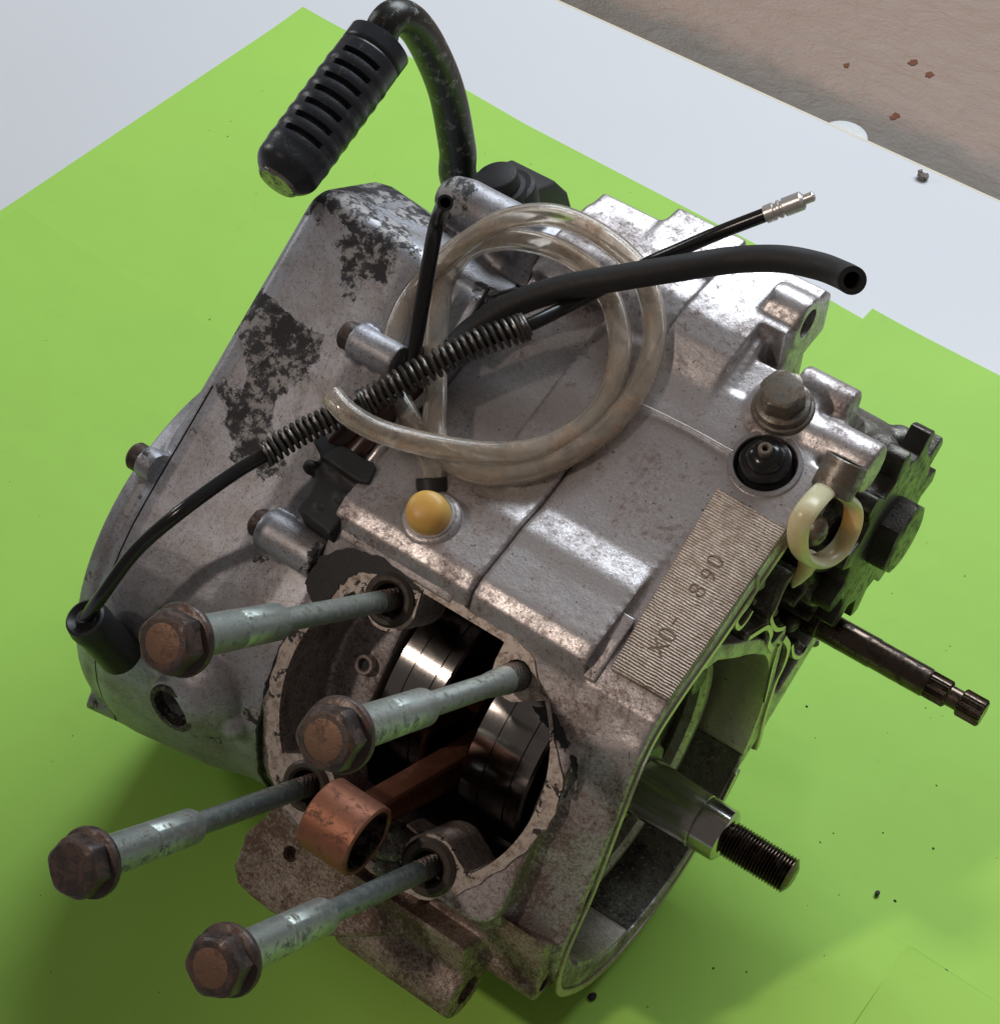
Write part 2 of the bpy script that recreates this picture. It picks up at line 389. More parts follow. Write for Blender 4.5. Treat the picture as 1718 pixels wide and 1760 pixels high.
# ================================================================== the setting
table = empty('table', label='white laminate table top under the green paper', category='table')
build('tabletop', MB().box((0, -42, -10.6), (1500, 916, 20)), M['table'], table, bevel=.6)
build('edge_band', MB().box((0, 416.9, -10.8), (1500, 1.4, 19.6)), M['table_edge'], table)
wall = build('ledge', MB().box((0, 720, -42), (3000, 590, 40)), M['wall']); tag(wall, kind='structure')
fl = build('floor', MB().box((0, -300, -760), (5000, 4000, 20)), plain('floor_tiles', (.30, .26, .22), .5)); tag(fl, kind='structure')
rust = build('rust_spot', MB(), M['rust']) if False else None
for i, (px, py, r) in enumerate([(1568, 108, 2.6), (1597, 129, 2.3), (1537, 201, 2.4), (1454, 113, 1.6)]):
    p = atZ(px, py, -22); m = MB(); n = 14
    pts = [p+A3(math.cos(a)*r*random.uniform(.6, 1.2), math.sin(a)*r*1.5*random.uniform(.6, 1.2), 0) for a in [2*math.pi*k/n for k in range(n)]]
    m.prism(pts, A3(0, 0, -.5), A3(0, 0, .3)); build('rust_spot', m, M['rust'], wall)
# small white cap between table and wall, a crumb on the edge
cp = A3(-101, 434, -21.8); m = MB().lathe(cp, (0, 0, 1), [(0, 12), (2.5, 12.4), (4, 11.6), (4.4, 9)], 40)
tag(build('bottle_cap', m, M['white']), 'white round cap peeking out behind the table edge', 'cap')
m = MB().ball(atZ(1585, 302, 1), 2.3, 10, (1.2, 1, .7)).ball(atZ(1581, 296, 2), 1.4, 8).ball(atZ(1590, 303, 1), 1.5, 8, (1, 1.3, 1))
for k in range(len(m.v)): m.v[k] = tuple(c+random.uniform(-.5, .5) for c in m.v[k])
tag(build('debris_crumb', m, M['crumb'], smooth=False), 'small brown crumb of debris by the far table edge', 'debris')

# green paper sheets (A4), each laid 0.3 mm above the last
SHEETS = []
def paper_z(p):
    zz = -.5
    for c, w, h, ang, z in SHEETS:
        dx, dy = p[0]-c[0], p[1]-c[1]; a = dx*math.cos(ang)+dy*math.sin(ang); b = dx*math.sin(ang)-dy*math.cos(ang)
        if 0 < a < w and 0 < b < h: zz = max(zz, z)
    return zz
def sheet(c, w, h, ang, z, label):
    SHEETS.append((c, w, h, ang, z))
    ca, sa = math.cos(ang), math.sin(ang); c = A3(c[0], c[1], 0); u = A3(ca, sa, 0); v = A3(sa, -ca, 0); nx, ny = 20, 20
    vs = []; fs = []
    for k in (0, 1):
        for j in range(ny+1):
            for i in range(nx+1):
                a, b = i/nx, j/ny
                e = .5*(abs(2*a-1)**12+abs(2*b-1)**12)+2.2*max(0, 1-math.hypot(a*w, b*h)/32)**2
                vs.append(c+u*w*a+v*h*b+A3(0, 0, z-k*.12+.35*e))
    N = (nx+1)*(ny+1)
    for j in range(ny):
        for i in range(nx):
            q = (j*(nx+1)+i, j*(nx+1)+i+1, (j+1)*(nx+1)+i+1, (j+1)*(nx+1)+i); fs.append(q); fs.append(tuple(t+N for t in q[::-1]))
    bd = [i for i in range(nx+1)]+[(j+1)*(nx+1)-1 for j in range(1, ny+1)]+[ny*(nx+1)+i for i in range(nx-1, -1, -1)]+[j*(nx+1) for j in range(ny-1, 0, -1)]
    for i in range(len(bd)):
        a, b = bd[i], bd[(i+1) % len(bd)]; fs.append((a, a+N, b+N, b))
    tag(build('paper_sheet', MB().add(vs, fs), M['paper']), label, 'paper', 'lime green paper sheets under the engine')
R = math.radians
sheet((-360, 328), 297, 210, R(-2.1), .3, 'green paper sheet whose corner points to the upper left behind the kick lever')
sheet((-307.5, 331.4), 297, 260, R(-5.2), -.1, 'green paper sheet along the white table behind the engine')
sheet((-22, 312.2), 297, 300, R(-1.5), .75, 'green paper sheet right of the engine with a corner lifting beyond the rear lug')
sheet((-362, 130), 297, 300, R(-2), .45, 'green paper sheet at left under the long bolts')
sheet((-90, 48.5), 229, 300, R(-1.), 1.1, 'green paper sheet under the front of the engine below the shaft shadow')
sheet((138.8, 44), 297, 210, R(-.2), 1.5, 'green paper sheet in the lower right with its corner showing')

# ================================================================== the engine
eng = empty('motorcycle_engine', label='dirty aluminium motorcycle engine bottom end standing on green paper', category='engine')
def arc(c, r, a0, a1, n): return [(c[0]+r*math.cos(R(a0+(a1-a0)*k/n)), c[1]+r*math.sin(R(a0+(a1-a0)*k/n))) for k in range(n+1)]
CC = (0, 73)
T = lambda y: 151+.303*(y+21.4)
top = [(-24.5, 148), (-22.5, 154), (-18, 157), (-4, 159.6), (2, 161.3), (12, 161.6), (20, 163.6), (40, T(40)), (70, T(70))]
# stud hole boss positions on the deck
HOLES = [(-23, -31.5), (22.5, -32), (-23, 32.5), (23, 32.5)]
def opening(grow=0):
    out = []
    for k in range(120):
        a = 2*math.pi*k/120; d = (math.cos(a), math.sin(a)); r = 44.5
        if d[1] < 0: r = min(r, 38.5/max(1e-6, -d[1]))
        if d[1] > 0: r = min(r, 41/max(1e-6, d[1]))
        for (hx, hv), br in zip(HOLES, (9.5, 8, 10, 10)):
            t = hx*d[0]+hv*d[1]
            if t > 0:
                q = hx*hx+hv*hv-t*t
                if q < br*br: r = min(r, t-math.sqrt(br*br-q))
        out.append((d[0]*(r+grow), d[1]*(r+grow)))
    return out
def dprism(mb, pts, h0, h1): return mb.prism([DK(x, v, 0) for x, v in pts], FV*h0, FV*h1)
def rrect(x0, x1, v0, v1, r, n=6):
    o = []
    for cx, cy, a in ((x1-r, v0+r, -90), (x1-r, v1-r, 0), (x0+r, v1-r, 90), (x0+r, v0+r, 180)):
        for k in range(n+1): o.append((cx+r*math.cos(R(a+90*k/n)), cy+r*math.sin(R(a+90*k/n))))
    return o
cav_deck = dprism(MB(), opening(), -24, 6)
cav_crank = MB().cyl((-30, 0, 75), (33.5, 0, 75), 47, n=64)
cav_crank2 = dprism(MB(), rrect(-40, 40, -36, 38, 12), -30, -20)

def loft(m, layers):
    n = len(layers[0][1]); vs = []; fs = []
    for x, pts in layers: vs += [A3(x, y, z) for y, z in pts]
    for k in range(len(layers)-1):
        for i in range(n):
            j = (i+1) % n; fs.append((k*n+i, k*n+j, (k+1)*n+j, (k+1)*n+i))
    fs.append(tuple(range(n))[::-1]); fs.append(tuple((len(layers)-1)*n+i for i in range(n))); return m.add(vs, fs)

# ---- left crankcase half
m = MB()
yzL = top+[(72, T(72)-.5), (82, 184), (88, 186), (106, 186), (112, 180), (114, 150), (112, 90), (95, 62), (62, 30), (35, 14)]+arc(CC, 63, -65, -178, 12)+[(-60, 100), (-42, 122)]
m.px(yzL, -50, -.15)
dprism(m, [(-.15, -41), (-.15, 41), (-30, 41)]+[(50*math.cos(R(a)), 50*math.sin(R(a))) for a in range(140, 221, 8)]+[(-36, -41)], -45, 0)
dprism(m, [(-40, 30), (-.15, 30), (-.15, 48), (-28, 48)], -45, -3)
for x, v in (HOLES[0], HOLES[2]): m.cyl(DK(x, v, -40), DK(x, v, 0), 11)
m.px([(100, 187), (122, 187), (124, 182), (122, 174), (100, 170)], -26, -.15)
for x0 in ():
    pass
soft = [dprism(MB(), opening(), -27, 6), dprism(MB(), rrect(-27, 10, -34, 38, 10), -62, -20), MB().cyl((-27, 0, 75), (6, 0, 75), 46, n=64), MB().cyl((-27, 0, 75), (6, 0, 75), 40, n=64)]
hard = [MB().cyl(DK(x, v, -30), DK(x, v, 5), 5.6) for x, v in (HOLES[0], HOLES[2])]
m.px([(92, 187), (114, 186), (118, 178), (112, 160), (92, 165)], -49, -20)
soft.append(MB().prism([A3(-56, 16, T(16)-4.5), A3(-20, 16, T(16)-4.5), A3(-20, 76, T(76)-4.5), A3(-56, 76, T(76)-4.5)], 0*TN, 14*TN))
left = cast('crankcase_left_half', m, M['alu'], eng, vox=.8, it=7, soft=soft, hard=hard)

# ---- right crankcase half
m = MB()
yzR = top+[(78, T(78)), (86, 183.5), (92, 184.5), (112, 184.5), (120, 178), (124, 150), (122, 84), (95, 62), (62, 44), (44, 36)]+arc((0, 73), 65, -38, -172, 14)+[(-62, 76), (-50, 95), (-31, 139)]
yzR2 = [(-24, 148), (-18, 151), (0, 156), (34, T(34)), (62, T(62)), (75, 160), (86, 140), (108, 116), (112, 80), (95, 63), (62, 44), (44, 36)]+arc((0, 73), 65, -38, -172, 14)+[(-62, 76), (-53, 88), (-31, 139)]
m.px(yzR, .15, 26); m.px(top+[(70, 150), (-18, 140)], 24, 40); m.px(yzR2, 20, 65)
m.px([(20, 120), (30, T(30)), (62, T(62)), (84, T(84)-2), (98, 164), (108, 140), (100, 90)], 18, 60)
P40 = [tuple(DK(0, v, h)[1:]) for v, h in ((-41, -.6), (-20, -.8), (10, -1), (36, -2))]+[(-70, 66), (-30, 60), (0, 130)]
LOFTR = [(38, P40), (64.8, [(-18, 151), (-31, 140), (-42, 114), (-53, 88), (-63, 70), (-30, 60), (0, 130)])]
loft(m, LOFTR)
dprism(m, rrect(.15, 48, -41, 40, 8), -45, 0)
rec = [(-57, 66), (-50, 88), (-40, 108), (-29, 133), (-16, 143), (-2, 146), (10, 140), (22, 128), (36, 115)]+arc((0, 73), 57, 25, -172, 24)
rec3 = [(8, 150), (20, 156), (40, 161), (56, 165), (66, 150), (72, 158), (82, 140), (84, 116), (66, 108), (60, 104), (52, 104), (38, 121), (24, 134)]
rec2 = [(60, 140), (72, 158), (82, 140), (103, 112), (106, 84), (92, 70), (66, 60), (60.5, 70)]
soft = [dprism(MB(), opening(), -27, 6), dprism(MB(), rrect(-10, 38, -30, 38, 14), -62, -20), MB().cyl((-6, 0, 75), (33, 0, 75), 46, n=64), MB().px(rec, 40, 70), MB().px(rec2, 48, 70), MB().px(rec3, 52, 70)]
hard = [MB().cyl(DK(HOLES[1][0], HOLES[1][1], -30), DK(HOLES[1][0], HOLES[1][1], 5), 4.6), MB().cyl(DK(*HOLES[3], -30), DK(*HOLES[3], 5), 5.6)]
EXH = atT(1388, 556, -4)[0]-1; gro = atT(1315, 797, 0); hard.append(MB().cyl(gro-TN*9, gro+TN*5, 9.3))
m.px([(54, T(54)-.6), (66, T(66)+.8), (76, 184.6), (84, 187.4), (90, 188), (104, 188), (104, 160), (70, 160)], .15, 23)
m.px([(92, 188), (116, 188), (121, 183), (121, 168), (92, 165)], .15, EXH)
# rear hump end, shoulders and bosses
bolt_p = atT(1345, 705, 0)
m.cyl(bolt_p-TN*25, bolt_p+TN*1.0, 10.5)
for (px, py, X1, r) in ((1460, 670, 3, 6.5), (1418, 728, 3, 7.0), (1500, 765, 3, 8)):
    p = atT(px, py, 0); m.cyl((p[0]-15, p[1]-2, p[2]-r+1), (p[0]+X1, p[1]-2, p[2]-r+1), r)
pe = atT(1388, 556, -4); EX = pe[0]; m.cyl((EX-13, pe[1], pe[2]), (EX, pe[1], pe[2]), 8.4)
hard.append(MB().cyl((EX-14, pe[1], pe[2]), (EX+4, pe[1], pe[2]), 4.8))
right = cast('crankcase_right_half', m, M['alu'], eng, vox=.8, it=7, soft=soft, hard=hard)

# ---- front ear and mounting tubes (right half colour, grimy)
m = MB(); m.prism([atD(px, py, -16) for px, py in [(470, 1400), (440, 1425), (420, 1480), (424, 1512), (480, 1560), (565, 1602), (700, 1600), (760, 1500), (620, 1380), (530, 1340)]], -4*FV, 6*FV)
t1 = atX(803, 1702, 43); m.cyl((0, t1[1], t1[2]), (43, t1[1], t1[2]), 10.5); t2 = atX(936, 1690, 63); m.cyl((2, t2[1], t2[2]), (63, t2[1], t2[2]), 6.4)
m.px([(t1[1]+4, t1[2]+9), (t1[1]-2, t1[2]+10), (-79, 74), (-66, 66), (-54, 40), (-62, 36)], 0, 42)
m.px([(t2[1]-4, t2[2]+5), (-68, 84), (-58, 72), (-54, 44), (t2[1]-3, t2[2]-5)], 4, 62.5)
eh = atD(499, 1468, -10)
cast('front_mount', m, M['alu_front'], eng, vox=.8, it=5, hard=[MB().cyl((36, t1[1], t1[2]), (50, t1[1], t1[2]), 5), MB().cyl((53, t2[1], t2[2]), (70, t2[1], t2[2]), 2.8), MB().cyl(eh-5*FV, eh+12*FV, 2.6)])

# ---- milled pad with stamped characters
pq = [A3(41, 41.5, 0), A3(64.9, 40.5, 0), A3(64.9, -18.5, 0), A3(46, -18.9, 0)]
for p in pq: p[2] = T(p[1])
pad = build('serial_pad', MB().prism(pq, -1*TN, 1.5*TN), M['pad'], eng, bevel=.35)
stamp_m = steel('stamped_mark', (.25, .19, .145), .6, .5)
def text(name, body, size, origin, right, up, mat, parent, depth=.12):
    c = bpy.data.curves.new(name, 'FONT'); c.body = body; c.size = size; c.extrude = depth; c.offset = -.02*size
    o = bpy.data.objects.new('tmp', c); col.objects.link(o); me = bake(o)
    r, u = unit(right), unit(up); n = np.cross(r, u)
    for v in me.vertices: v.co = Vector((np.array(origin)+r*v.co.x+u*v.co.y+n*v.co.z)*S)
    return link(name, me, mat, parent, smooth=False)
TB = A3(0, .957, .29)
for body, px, py, sz in (("X", 1136, 1132, 7.5), ("0", 1154, 1108, 8), ("-", 1164, 1080, 9), ("8", 1205, 1030, 7.5), ("9", 1225, 1004, 7.5), ("0", 1236, 980, 7.5)):
    text('stamped_character', body, sz, atT(px, py, 1.55), TB, -XV, stamp_m, pad)

# ---- cast surface relief on the case top: plug spigot, boss, ledges
pl = atT(741, 893, 3.2)
m = MB().lathe(pl-TN*3, TN, [(0, 10), (4, 9.4), (5.2, 8)], 40).lathe(pl-TN*3, TN, [(0, 6.4), (7.2, 6.2), (7.6, 5.6)], 40)
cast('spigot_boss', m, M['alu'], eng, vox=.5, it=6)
ya = unit(TN+.35*FV+.1*XV)
cap = empty('plug', parent=eng)
build('rubber_cap', MB().lathe(pl+TN*2, ya, [(0, 6.3), (.6, 6.6), (5, 6.3), (7.6, 5.6), (8.9, 4.0), (9.3, 1.5)], 40), M['yellow'], cap)
build('retaining_ring', MB().ring(pl+TN*2, TN, 6.2, 7.3, 0, 1.2), M['ferrule'], cap)
m = MB(); dprism(m, [(-47, -48), (-5, -46), (-5, -40), (-47, -40)], -14, 1.2); m.px([(-24, 149), (-12, 155.2), (-4, 158), (-4, 150), (-20, 140)], 3, 44)
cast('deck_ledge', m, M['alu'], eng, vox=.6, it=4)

# ---- black rubber boot in its well with metal tip
m = MB().lathe(gro-TN*8.5, TN, [(0, 7.6), (5, 8.6), (7, 8.4), (8, 7.2), (8.8, 7.0), (10.5, 7.6), (11.6, 7.0), (12, 5.6), (13.2, 5.4), (15, 4.2), (15.6, 2.6)], 40, lambda a, k: 1+.02*math.sin(5*a))
bt = build('clutch_boot', m, M['plastic_black'], eng)
tip = MB().ring(gro-TN*8.5, TN, .9, 2.1, 15, 18.2, 20)
build('metal_tip', tip, M['bolt_grey'], bt)
build('well_rim', MB().ring(gro, TN, 9.2, 11.0, -1.0, .7, 48), M['alu_clean'], eng)

# ---- flanged hex bolt builder
def hexpts(r, n=6): return [(r*math.cos(2*math.pi*k/n), r*math.sin(2*math.pi*k/n)) for k in range(n)]
def hex_mesh(o, ax, r, h, rot=0, cham=.9, top=False):
    ax, u, w = frame(ax); o = np.array(o, float); vs = []; n = 48; fs = []
    def rad(a, f):
        q = (a-rot) % (math.pi/3)-math.pi/6; hx = r*math.cos(math.pi/6)/math.cos(q); return min(hx, f)
    prof = [(0, 99), (h-cham*1.3, 99), (h-cham*.6, r*.93), (h-.1, r*.80), (h, r*.70)] + ([] if top else [(h, .01)])
    for t, f in prof:
        for i in range(n):
            a = 2*math.pi*i/n; rr = rad(a, f); vs.append(o+ax*t+(u*math.cos(a)+w*math.sin(a))*rr)
    for k in range(len(prof)-1):
        for i in range(n):
            j = (i+1) % n; fs.append((k*n+i, k*n+j, (k+1)*n+j, (k+1)*n+i))
    fs.append(tuple(range(n))[::-1])
    if top: fs.append(tuple((len(prof)-1)*n+i for i in range(n)))
    return MB().add(vs, fs)
def smooth_noise_rot(i): return [.1, .35, .2, .5][i]
HEADS = [(280, 1106), (556, 1272), (122, 1494), (362, 1664)]
BL = ['cylinder bolt at upper left with the rusty head nearest the black cable boot', 'cylinder bolt crossing the crankcase mouth above the copper rod eye', 'cylinder bolt reaching farthest left over the green paper', 'cylinder bolt reaching lowest toward the bottom of the picture']
for i, ((hx, hv), (px, py)) in enumerate(zip(HOLES, HEADS)):
    b = empty('cylinder_bolt', parent=eng, label=BL[i])
    P0 = DK(hx, hv, -14 if i != 1 else -8); P1 = atD(px, py, 110); ax = unit(P1-P0); L = np.linalg.norm(P1-P0); o = P1-ax*110
    hs = 60-1.5*i/3
    rod_m = M['zinc_dark'] if i >= 2 else M['zinc']
    pr = [(-14, 3.0), (-6, 3.15), (0, 3.2), (8, 3.15), (8.6, 3.3), (hs-4, 3.3), (hs-1, 3.6), (hs+1, 3.6)]
    if i == 1: pr = [(-8, 3.6), (0, 4.1), (10, 4.1), (16, 3.8), (22, 3.3), (hs-1, 3.4), (hs+1, 3.6)]
    build('rod', MB().lathe(o, ax, pr, 32), rod_m, b)
    th = []
    for k in range(110): a = k*.5; th.append(k)
    hel = [o+ax*(-6+.085*k)+(frame(ax)[1]*math.cos(.55*k)+frame(ax)[2]*math.sin(.55*k))*3.15 for k in range(150)] if i != 1 else [o+ax*(1+.07*k)+(frame(ax)[1]*math.cos(.55*k)+frame(ax)[2]*math.sin(.55*k))*4.05 for k in range(120)]
    build('thread', MB().tube(hel, .30, 6), M['bolt'], b)
    # slit sleeve: two collars with a seam between
    build('sleeve', MB().lathe(o, ax, [(hs-2, 3.7), (hs-.8, 4.6), (hs+.3, 5.15), (78.6, 5.25), (79, 4.95), (79.4, 4.95), (79.8, 5.3), (100.5, 5.45)], 40, lambda a, k: 1+.006*math.sin(3*a+k)), M['zinc'] , b)
    build('collar', MB().lathe(o, ax, [(98.8, 6.1), (99.4, 6.4), (101.5, 6.4)], 32), M['zinc_dark'], b)
    build('flange', MB().lathe(o, ax, [(101, 8.6), (101.5, 9.3), (102.6, 9.5), (103.4, 9.2), (104.2, 7.6)], 48), M['bolt'], b)
    hm = hex_mesh(o+ax*103, ax, 8.5, 7.2, smooth_noise_rot(i), 1.3, True)
    build('hex_head', hm, M['bolt'], b, ang=25); (i == 2) or build('worn_face', MB().lathe(o+ax*110, ax, [(0, 5.9), (.1, 5.6), (.3, 4.6), (.42, 2), (.45, .01)], 36), M['bolt_top'], b)
# dark collars in the stud holes
for k, (i, ro) in enumerate(((0, 8.2), (2, 8.0), (3, 8.9))):
    build('stud_collar', MB().ring(DK(*HOLES[i], 0), FV, 5.0, ro, -6, 2.4, c=1.1), M['collar'], eng)
for k, (x, v, h) in enumerate(((HOLES[3][0]-16, HOLES[3][1]+1, 1.2),)):
    build('deck_grime', MB().ball(DK(x, v, 0), 6, 18, (1.4, 1, .7)).ball(DK(x+5, v+7, -1), 5, 18), M['alu_dark'], eng)

# ---- machined joint face round the mouth
OUT = [(-7, 54), (18, 51.5), (38, 50.6), (54, 51.6), (80, 45), (100, 44.5), (113, 50), (130, 52), (150, 50), (169, 50), (192, 50), (220, 51.5), (242, 46.5), (276, 41), (303, 48), (311, 46), (316, 42), (330, 46), (337, 52), (353, 54)]
op_ = opening(.15); na = len(op_)
OUTR = [np.mean([np.interp((3*k+d) % 360, [q[0] for q in OUT], [q[1] for q in OUT]) for d in range(-9, 10, 3)]) for k in range(na)]
vs = []; fs = []
for h in (-.6, .75):
    for r_ in (0, 1):
        for k in range(na):
            a = 360*k/na; ro = OUTR[k]-.8-(2.6 if (a < 60 or a > 325) else 0)*min(1, abs(math.sin(R(a-60)))*2)
            ri = math.hypot(*op_[k]); rr_ = ri if r_ == 0 else max(ro+.35*math.sin(k*1.7), ri+1.2)
            vs.append(DK(rr_*math.cos(R(a)), rr_*math.sin(R(a)), h))
for k in range(na):
    j = (k+1) % na
    fs += [(2*na+k, 2*na+j, 3*na+j, 3*na+k), (k, na+k, na+j, j), (k, j, 2*na+j, 2*na+k), (na+k, 3*na+k, 3*na+j, na+j)]
me = MB().add(vs, fs).mesh('jf'); o = tmp(me); cs = []
for (hx, hv), r_ in zip(HOLES, (5.6, 4.6, 5.6, 5.6)):
    q = tmp(MB().cyl(DK(hx, hv, -5), DK(hx, hv, 5), r_).mesh('cut')); q.hide_render = True; cs.append(q)
    md = o.modifiers.new('b', 'BOOLEAN'); md.operation = 'DIFFERENCE'; md.object = q; md.solver = 'MANIFOLD'
me = bake(o)
for q in cs: bpy.data.objects.remove(q, do_unlink=True)
link('joint_face', me, M['joint'], eng)

# black sealant scraps left on the joint and flank
for pts, h in (([(548, 958), (600, 946), (660, 962), (716, 1000), (728, 1022), (700, 1005), (660, 990), (618, 988), (590, 1002), (572, 1030), (552, 1050), (538, 1040), (530, 1000)], .7),
               ([(915, 1212), (940, 1218), (958, 1240), (975, 1278), (966, 1286), (950, 1262), (930, 1240)], -.2), ([(982, 1298), (990, 1310), (984, 1345), (972, 1368), (968, 1362), (978, 1330)], -.2)):
    P_ = [atD(px, py, h)+.5*XV*random.uniform(-1, 1)+.5*VV*random.uniform(-1, 1) for px, py in pts]
    P_ = [p+XV*random.uniform(-.55, .55)+VV*random.uniform(-.55, .55) for p in smooth_path(P_+[P_[0]], 6)[:-1]]
    build('sealant_scrap', MB().prism(P_, -.8*FV, .55*FV), M['gasket'], eng, smooth=False)

# ---- crankshaft, connecting rod
crk = empty('crankshaft', parent=eng)
for x0, x1 in ((-25.5, -6.5), (8, 31)):
    pr = [(0, 10), (0, 36.6), (.8, 37.5), ]
    g = (x1-x0)
    pr += [(g*.32, 37.5), (g*.33, 37.0), (g*.37, 37.0), (g*.38, 37.5), (g*.74, 37.5), (g*.75, 36.9), (g*.79, 36.9), (g*.80, 37.5), (g-.8, 37.5), (g, 36.6), (g, 10)]
    build('web', MB().lathe((x0, 0, 75), XV, pr, 96), M['steel'], crk)
pin = A3(0, 3, 52)
build('crank_pin', MB().cyl((-10, pin[1], pin[2]), (10, pin[1], pin[2]), 9), M['steel'], crk)
cy = (0, 75)
sh = MB().lathe((28, 0, 75), XV, [(0, 12), (12, 12), (12.5, 10.6), (22, 10.3), (30, 9.6), (38, 9.2), (46, 8.9), (46.2, 8.65), (46.6, 8.65), (46.8, 8.9), (55, 8.7), (55.8, 7.8), (56, 5.4)], 128)
build('tapered_shaft', sh, M['shaft'], crk)
thm = MB(); prf = [(55.5, 4.6)]; x = 56.5
while x < 78: prf += [(x, 5.1), (x+.45, 5.9), (x+.6, 5.9)]; x += 1.05
prf += [(78.6, 5.0), (79.4, 3.6)]
build('shaft_thread', thm.lathe((28, 0, 75), XV, prf, 48), M['steel_oily'], crk)
rodE = empty('connecting_rod', parent=eng)
se = atX(598, 1425, 1.5)+A3(0, 0, 0); big = pin+A3(0, 0, 0)
se[0] = 0
build('small_end', MB().ring(se+A3(-8.5, 0, 0), XV, 9.6, 11.4, 0, 17.5, 56, .6), M['copper'], rodE)
build('eye_liner', MB().ring(se+A3(-8.3, 0, 0), XV, 9.1, 9.7, 0, 17.1, 48, .2), M['steel_oily'], rodE)
build('big_end', MB().ring(big+A3(-5, 0, 0), XV, 9, 14.5, 0, 10, 56, .6), M['copper'], rodE)
d = unit(big-se); w = np.cross(d, XV); a0 = se+d*10.5; a1 = big-d*13
def ibeam(m):
    for sgn in (-1, 1):
        m.prism([a0+w*sgn*4.2-w*1.2, a0+w*sgn*4.2+w*1.2, a1+w*sgn*6.0+w*1.4, a1+w*sgn*6.0-w*1.4], XV*-3.6, XV*3.6)
    m.prism([a0-w*5, a0+w*5, a1+w*7, a1-w*7], XV*-1.3, XV*1.3); return m
build('shank', ibeam(MB()), M['copper'], rodE, bevel=.5)

# inner pocket details in the mouth
pk = atD(631, 1141, -26.4)
build('oilway_ring', MB().ring(pk, FV, 2.0, 3.3, -2, 2.6, 32), M['joint_bare'], eng); build('oilway_shade', MB().cyl(pk-FV, pk+FV*.6, 2.05), M['gasket'], eng)  # solid black plug painted as the shade inside the bore

# ---- flywheel recess
def sector(m, c, r0, r1, a0, a1, x0, x1, n=24):
    pts = [(c[0]+r1*math.cos(R(a0+(a1-a0)*k/n)), c[1]+r1*math.sin(R(a0+(a1-a0)*k/n))) for k in range(n+1)]
    pts += [(c[0]+r0*math.cos(R(a1+(a0-a1)*k/n)), c[1]+r0*math.sin(R(a1+(a0-a1)*k/n))) for k in range(n+1)]
    return m.px(pts, x0, x1)
build('machined_wall', sector(MB(), (0, 73), 55.6, 58.5, -30, 33, 41, 64.9), M['machined'], eng, bevel=.3)
build('recess_dark_sheet', sector(MB(), (0, 73), 56.3, 58.5, -107, -31, 41, 64.0), M['alu_dark'], eng)  # thin dark sheet added over the wall to darken the recess
build('recess_floor', MB().px(rec, 39.6, 41.2), M['alu_dark'], eng)  # dark plate added over the recess bottom to darken it
build('machined_wall', sector(MB(), (0, 73), 55.6, 58.5, -150, -108, 41, 64.2), M['machined'], eng, bevel=.3)
m = MB().lathe((36, 0, 75), XV, [(0, 26), (6, 24), (12, 17), (14, 14), (16, 13.5)], 48)
for a in (20, 140, 250): m.cyl((38, 38*math.cos(R(a)), 75+38*math.sin(R(a))), (50, 38*math.cos(R(a)), 75+38*math.sin(R(a))), 5)
build('inner_ridge', MB().ring((42, 0, 73), XV, 43, 49, 0, 7, 72, 1.8), M['alu'], eng)
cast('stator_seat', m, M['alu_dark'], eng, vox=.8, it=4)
# ribs and curled gasket-face edges beside the shift shaft
shc = (83, 84)
m = MB()
def wallpath(m, pts, w=1.6, x0=48, x1=65.1):
    P = smooth_path([A3(0, y, z) for y, z in pts], 6); n = len(P)
    for k in range(n-1):
        d = unit(P[k+1]-P[k]); q = np.cross(XV, d)*w/2
        m.prism([P[k]-q-d*.3, P[k]+q-d*.3, P[k+1]+q+d*.3, P[k+1]-q+d*.3], A3(x0, 0, 0), A3(x1, 0, 0))
CURLS = [([(1300, 990), (1297, 1010), (1285, 1035), (1270, 1055), (1262, 1070), (1268, 1078), (1280, 1065), (1290, 1048)], 1.5),
         ([(1360, 985), (1350, 1000), (1340, 1020), (1330, 1045), (1322, 1062), (1330, 1080), (1345, 1078)], 1.5),
         ([(1375, 985), (1385, 1000), (1380, 1015), (1368, 1030), (1360, 1040)], 1.3),
         ([(1283, 1096), (1300, 1085), (1316, 1077), (1322, 1090), (1318, 1105), (1324, 1116)], 1.8),
         ([(1345, 1096), (1352, 1112), (1345, 1140), (1331, 1170), (1321, 1200), (1312, 1230), (1305, 1262), (1299, 1285)], 2.2),
         ([(1336, 1108), (1326, 1140), (1318, 1175), (1311, 1205)], 1.0),
         ([(1420, 1022), (1424, 1035), (1418, 1055), (1408, 1070)], 1.2),
         ([(1406, 1030), (1398, 1050), (1385, 1065)], .9),
         ([(1358, 1108), (1361, 1126), (1373, 1127), (1384, 1112)], 1.4)]
CYZ = [([tuple(atX(px, py, 65)[1:]) for px, py in c], w) for c, w in CURLS]
for q_, (c, w) in enumerate(CYZ):
    if q_ != 5: wallpath(m, c, w+.6)
rng = random.Random(5)
for k in range(46):
    px, py = rng.uniform(1290, 1400), rng.uniform(960, 1110); p = atX(px, py, rng.uniform(53, 62)); m.ball(p, rng.uniform(1.0, 3.2), 8, (1, rng.uniform(.7, 1.4), 1))
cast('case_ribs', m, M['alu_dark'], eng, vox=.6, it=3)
land = MB(); wl = [yzR2[i] for i in range(len(yzR2))]
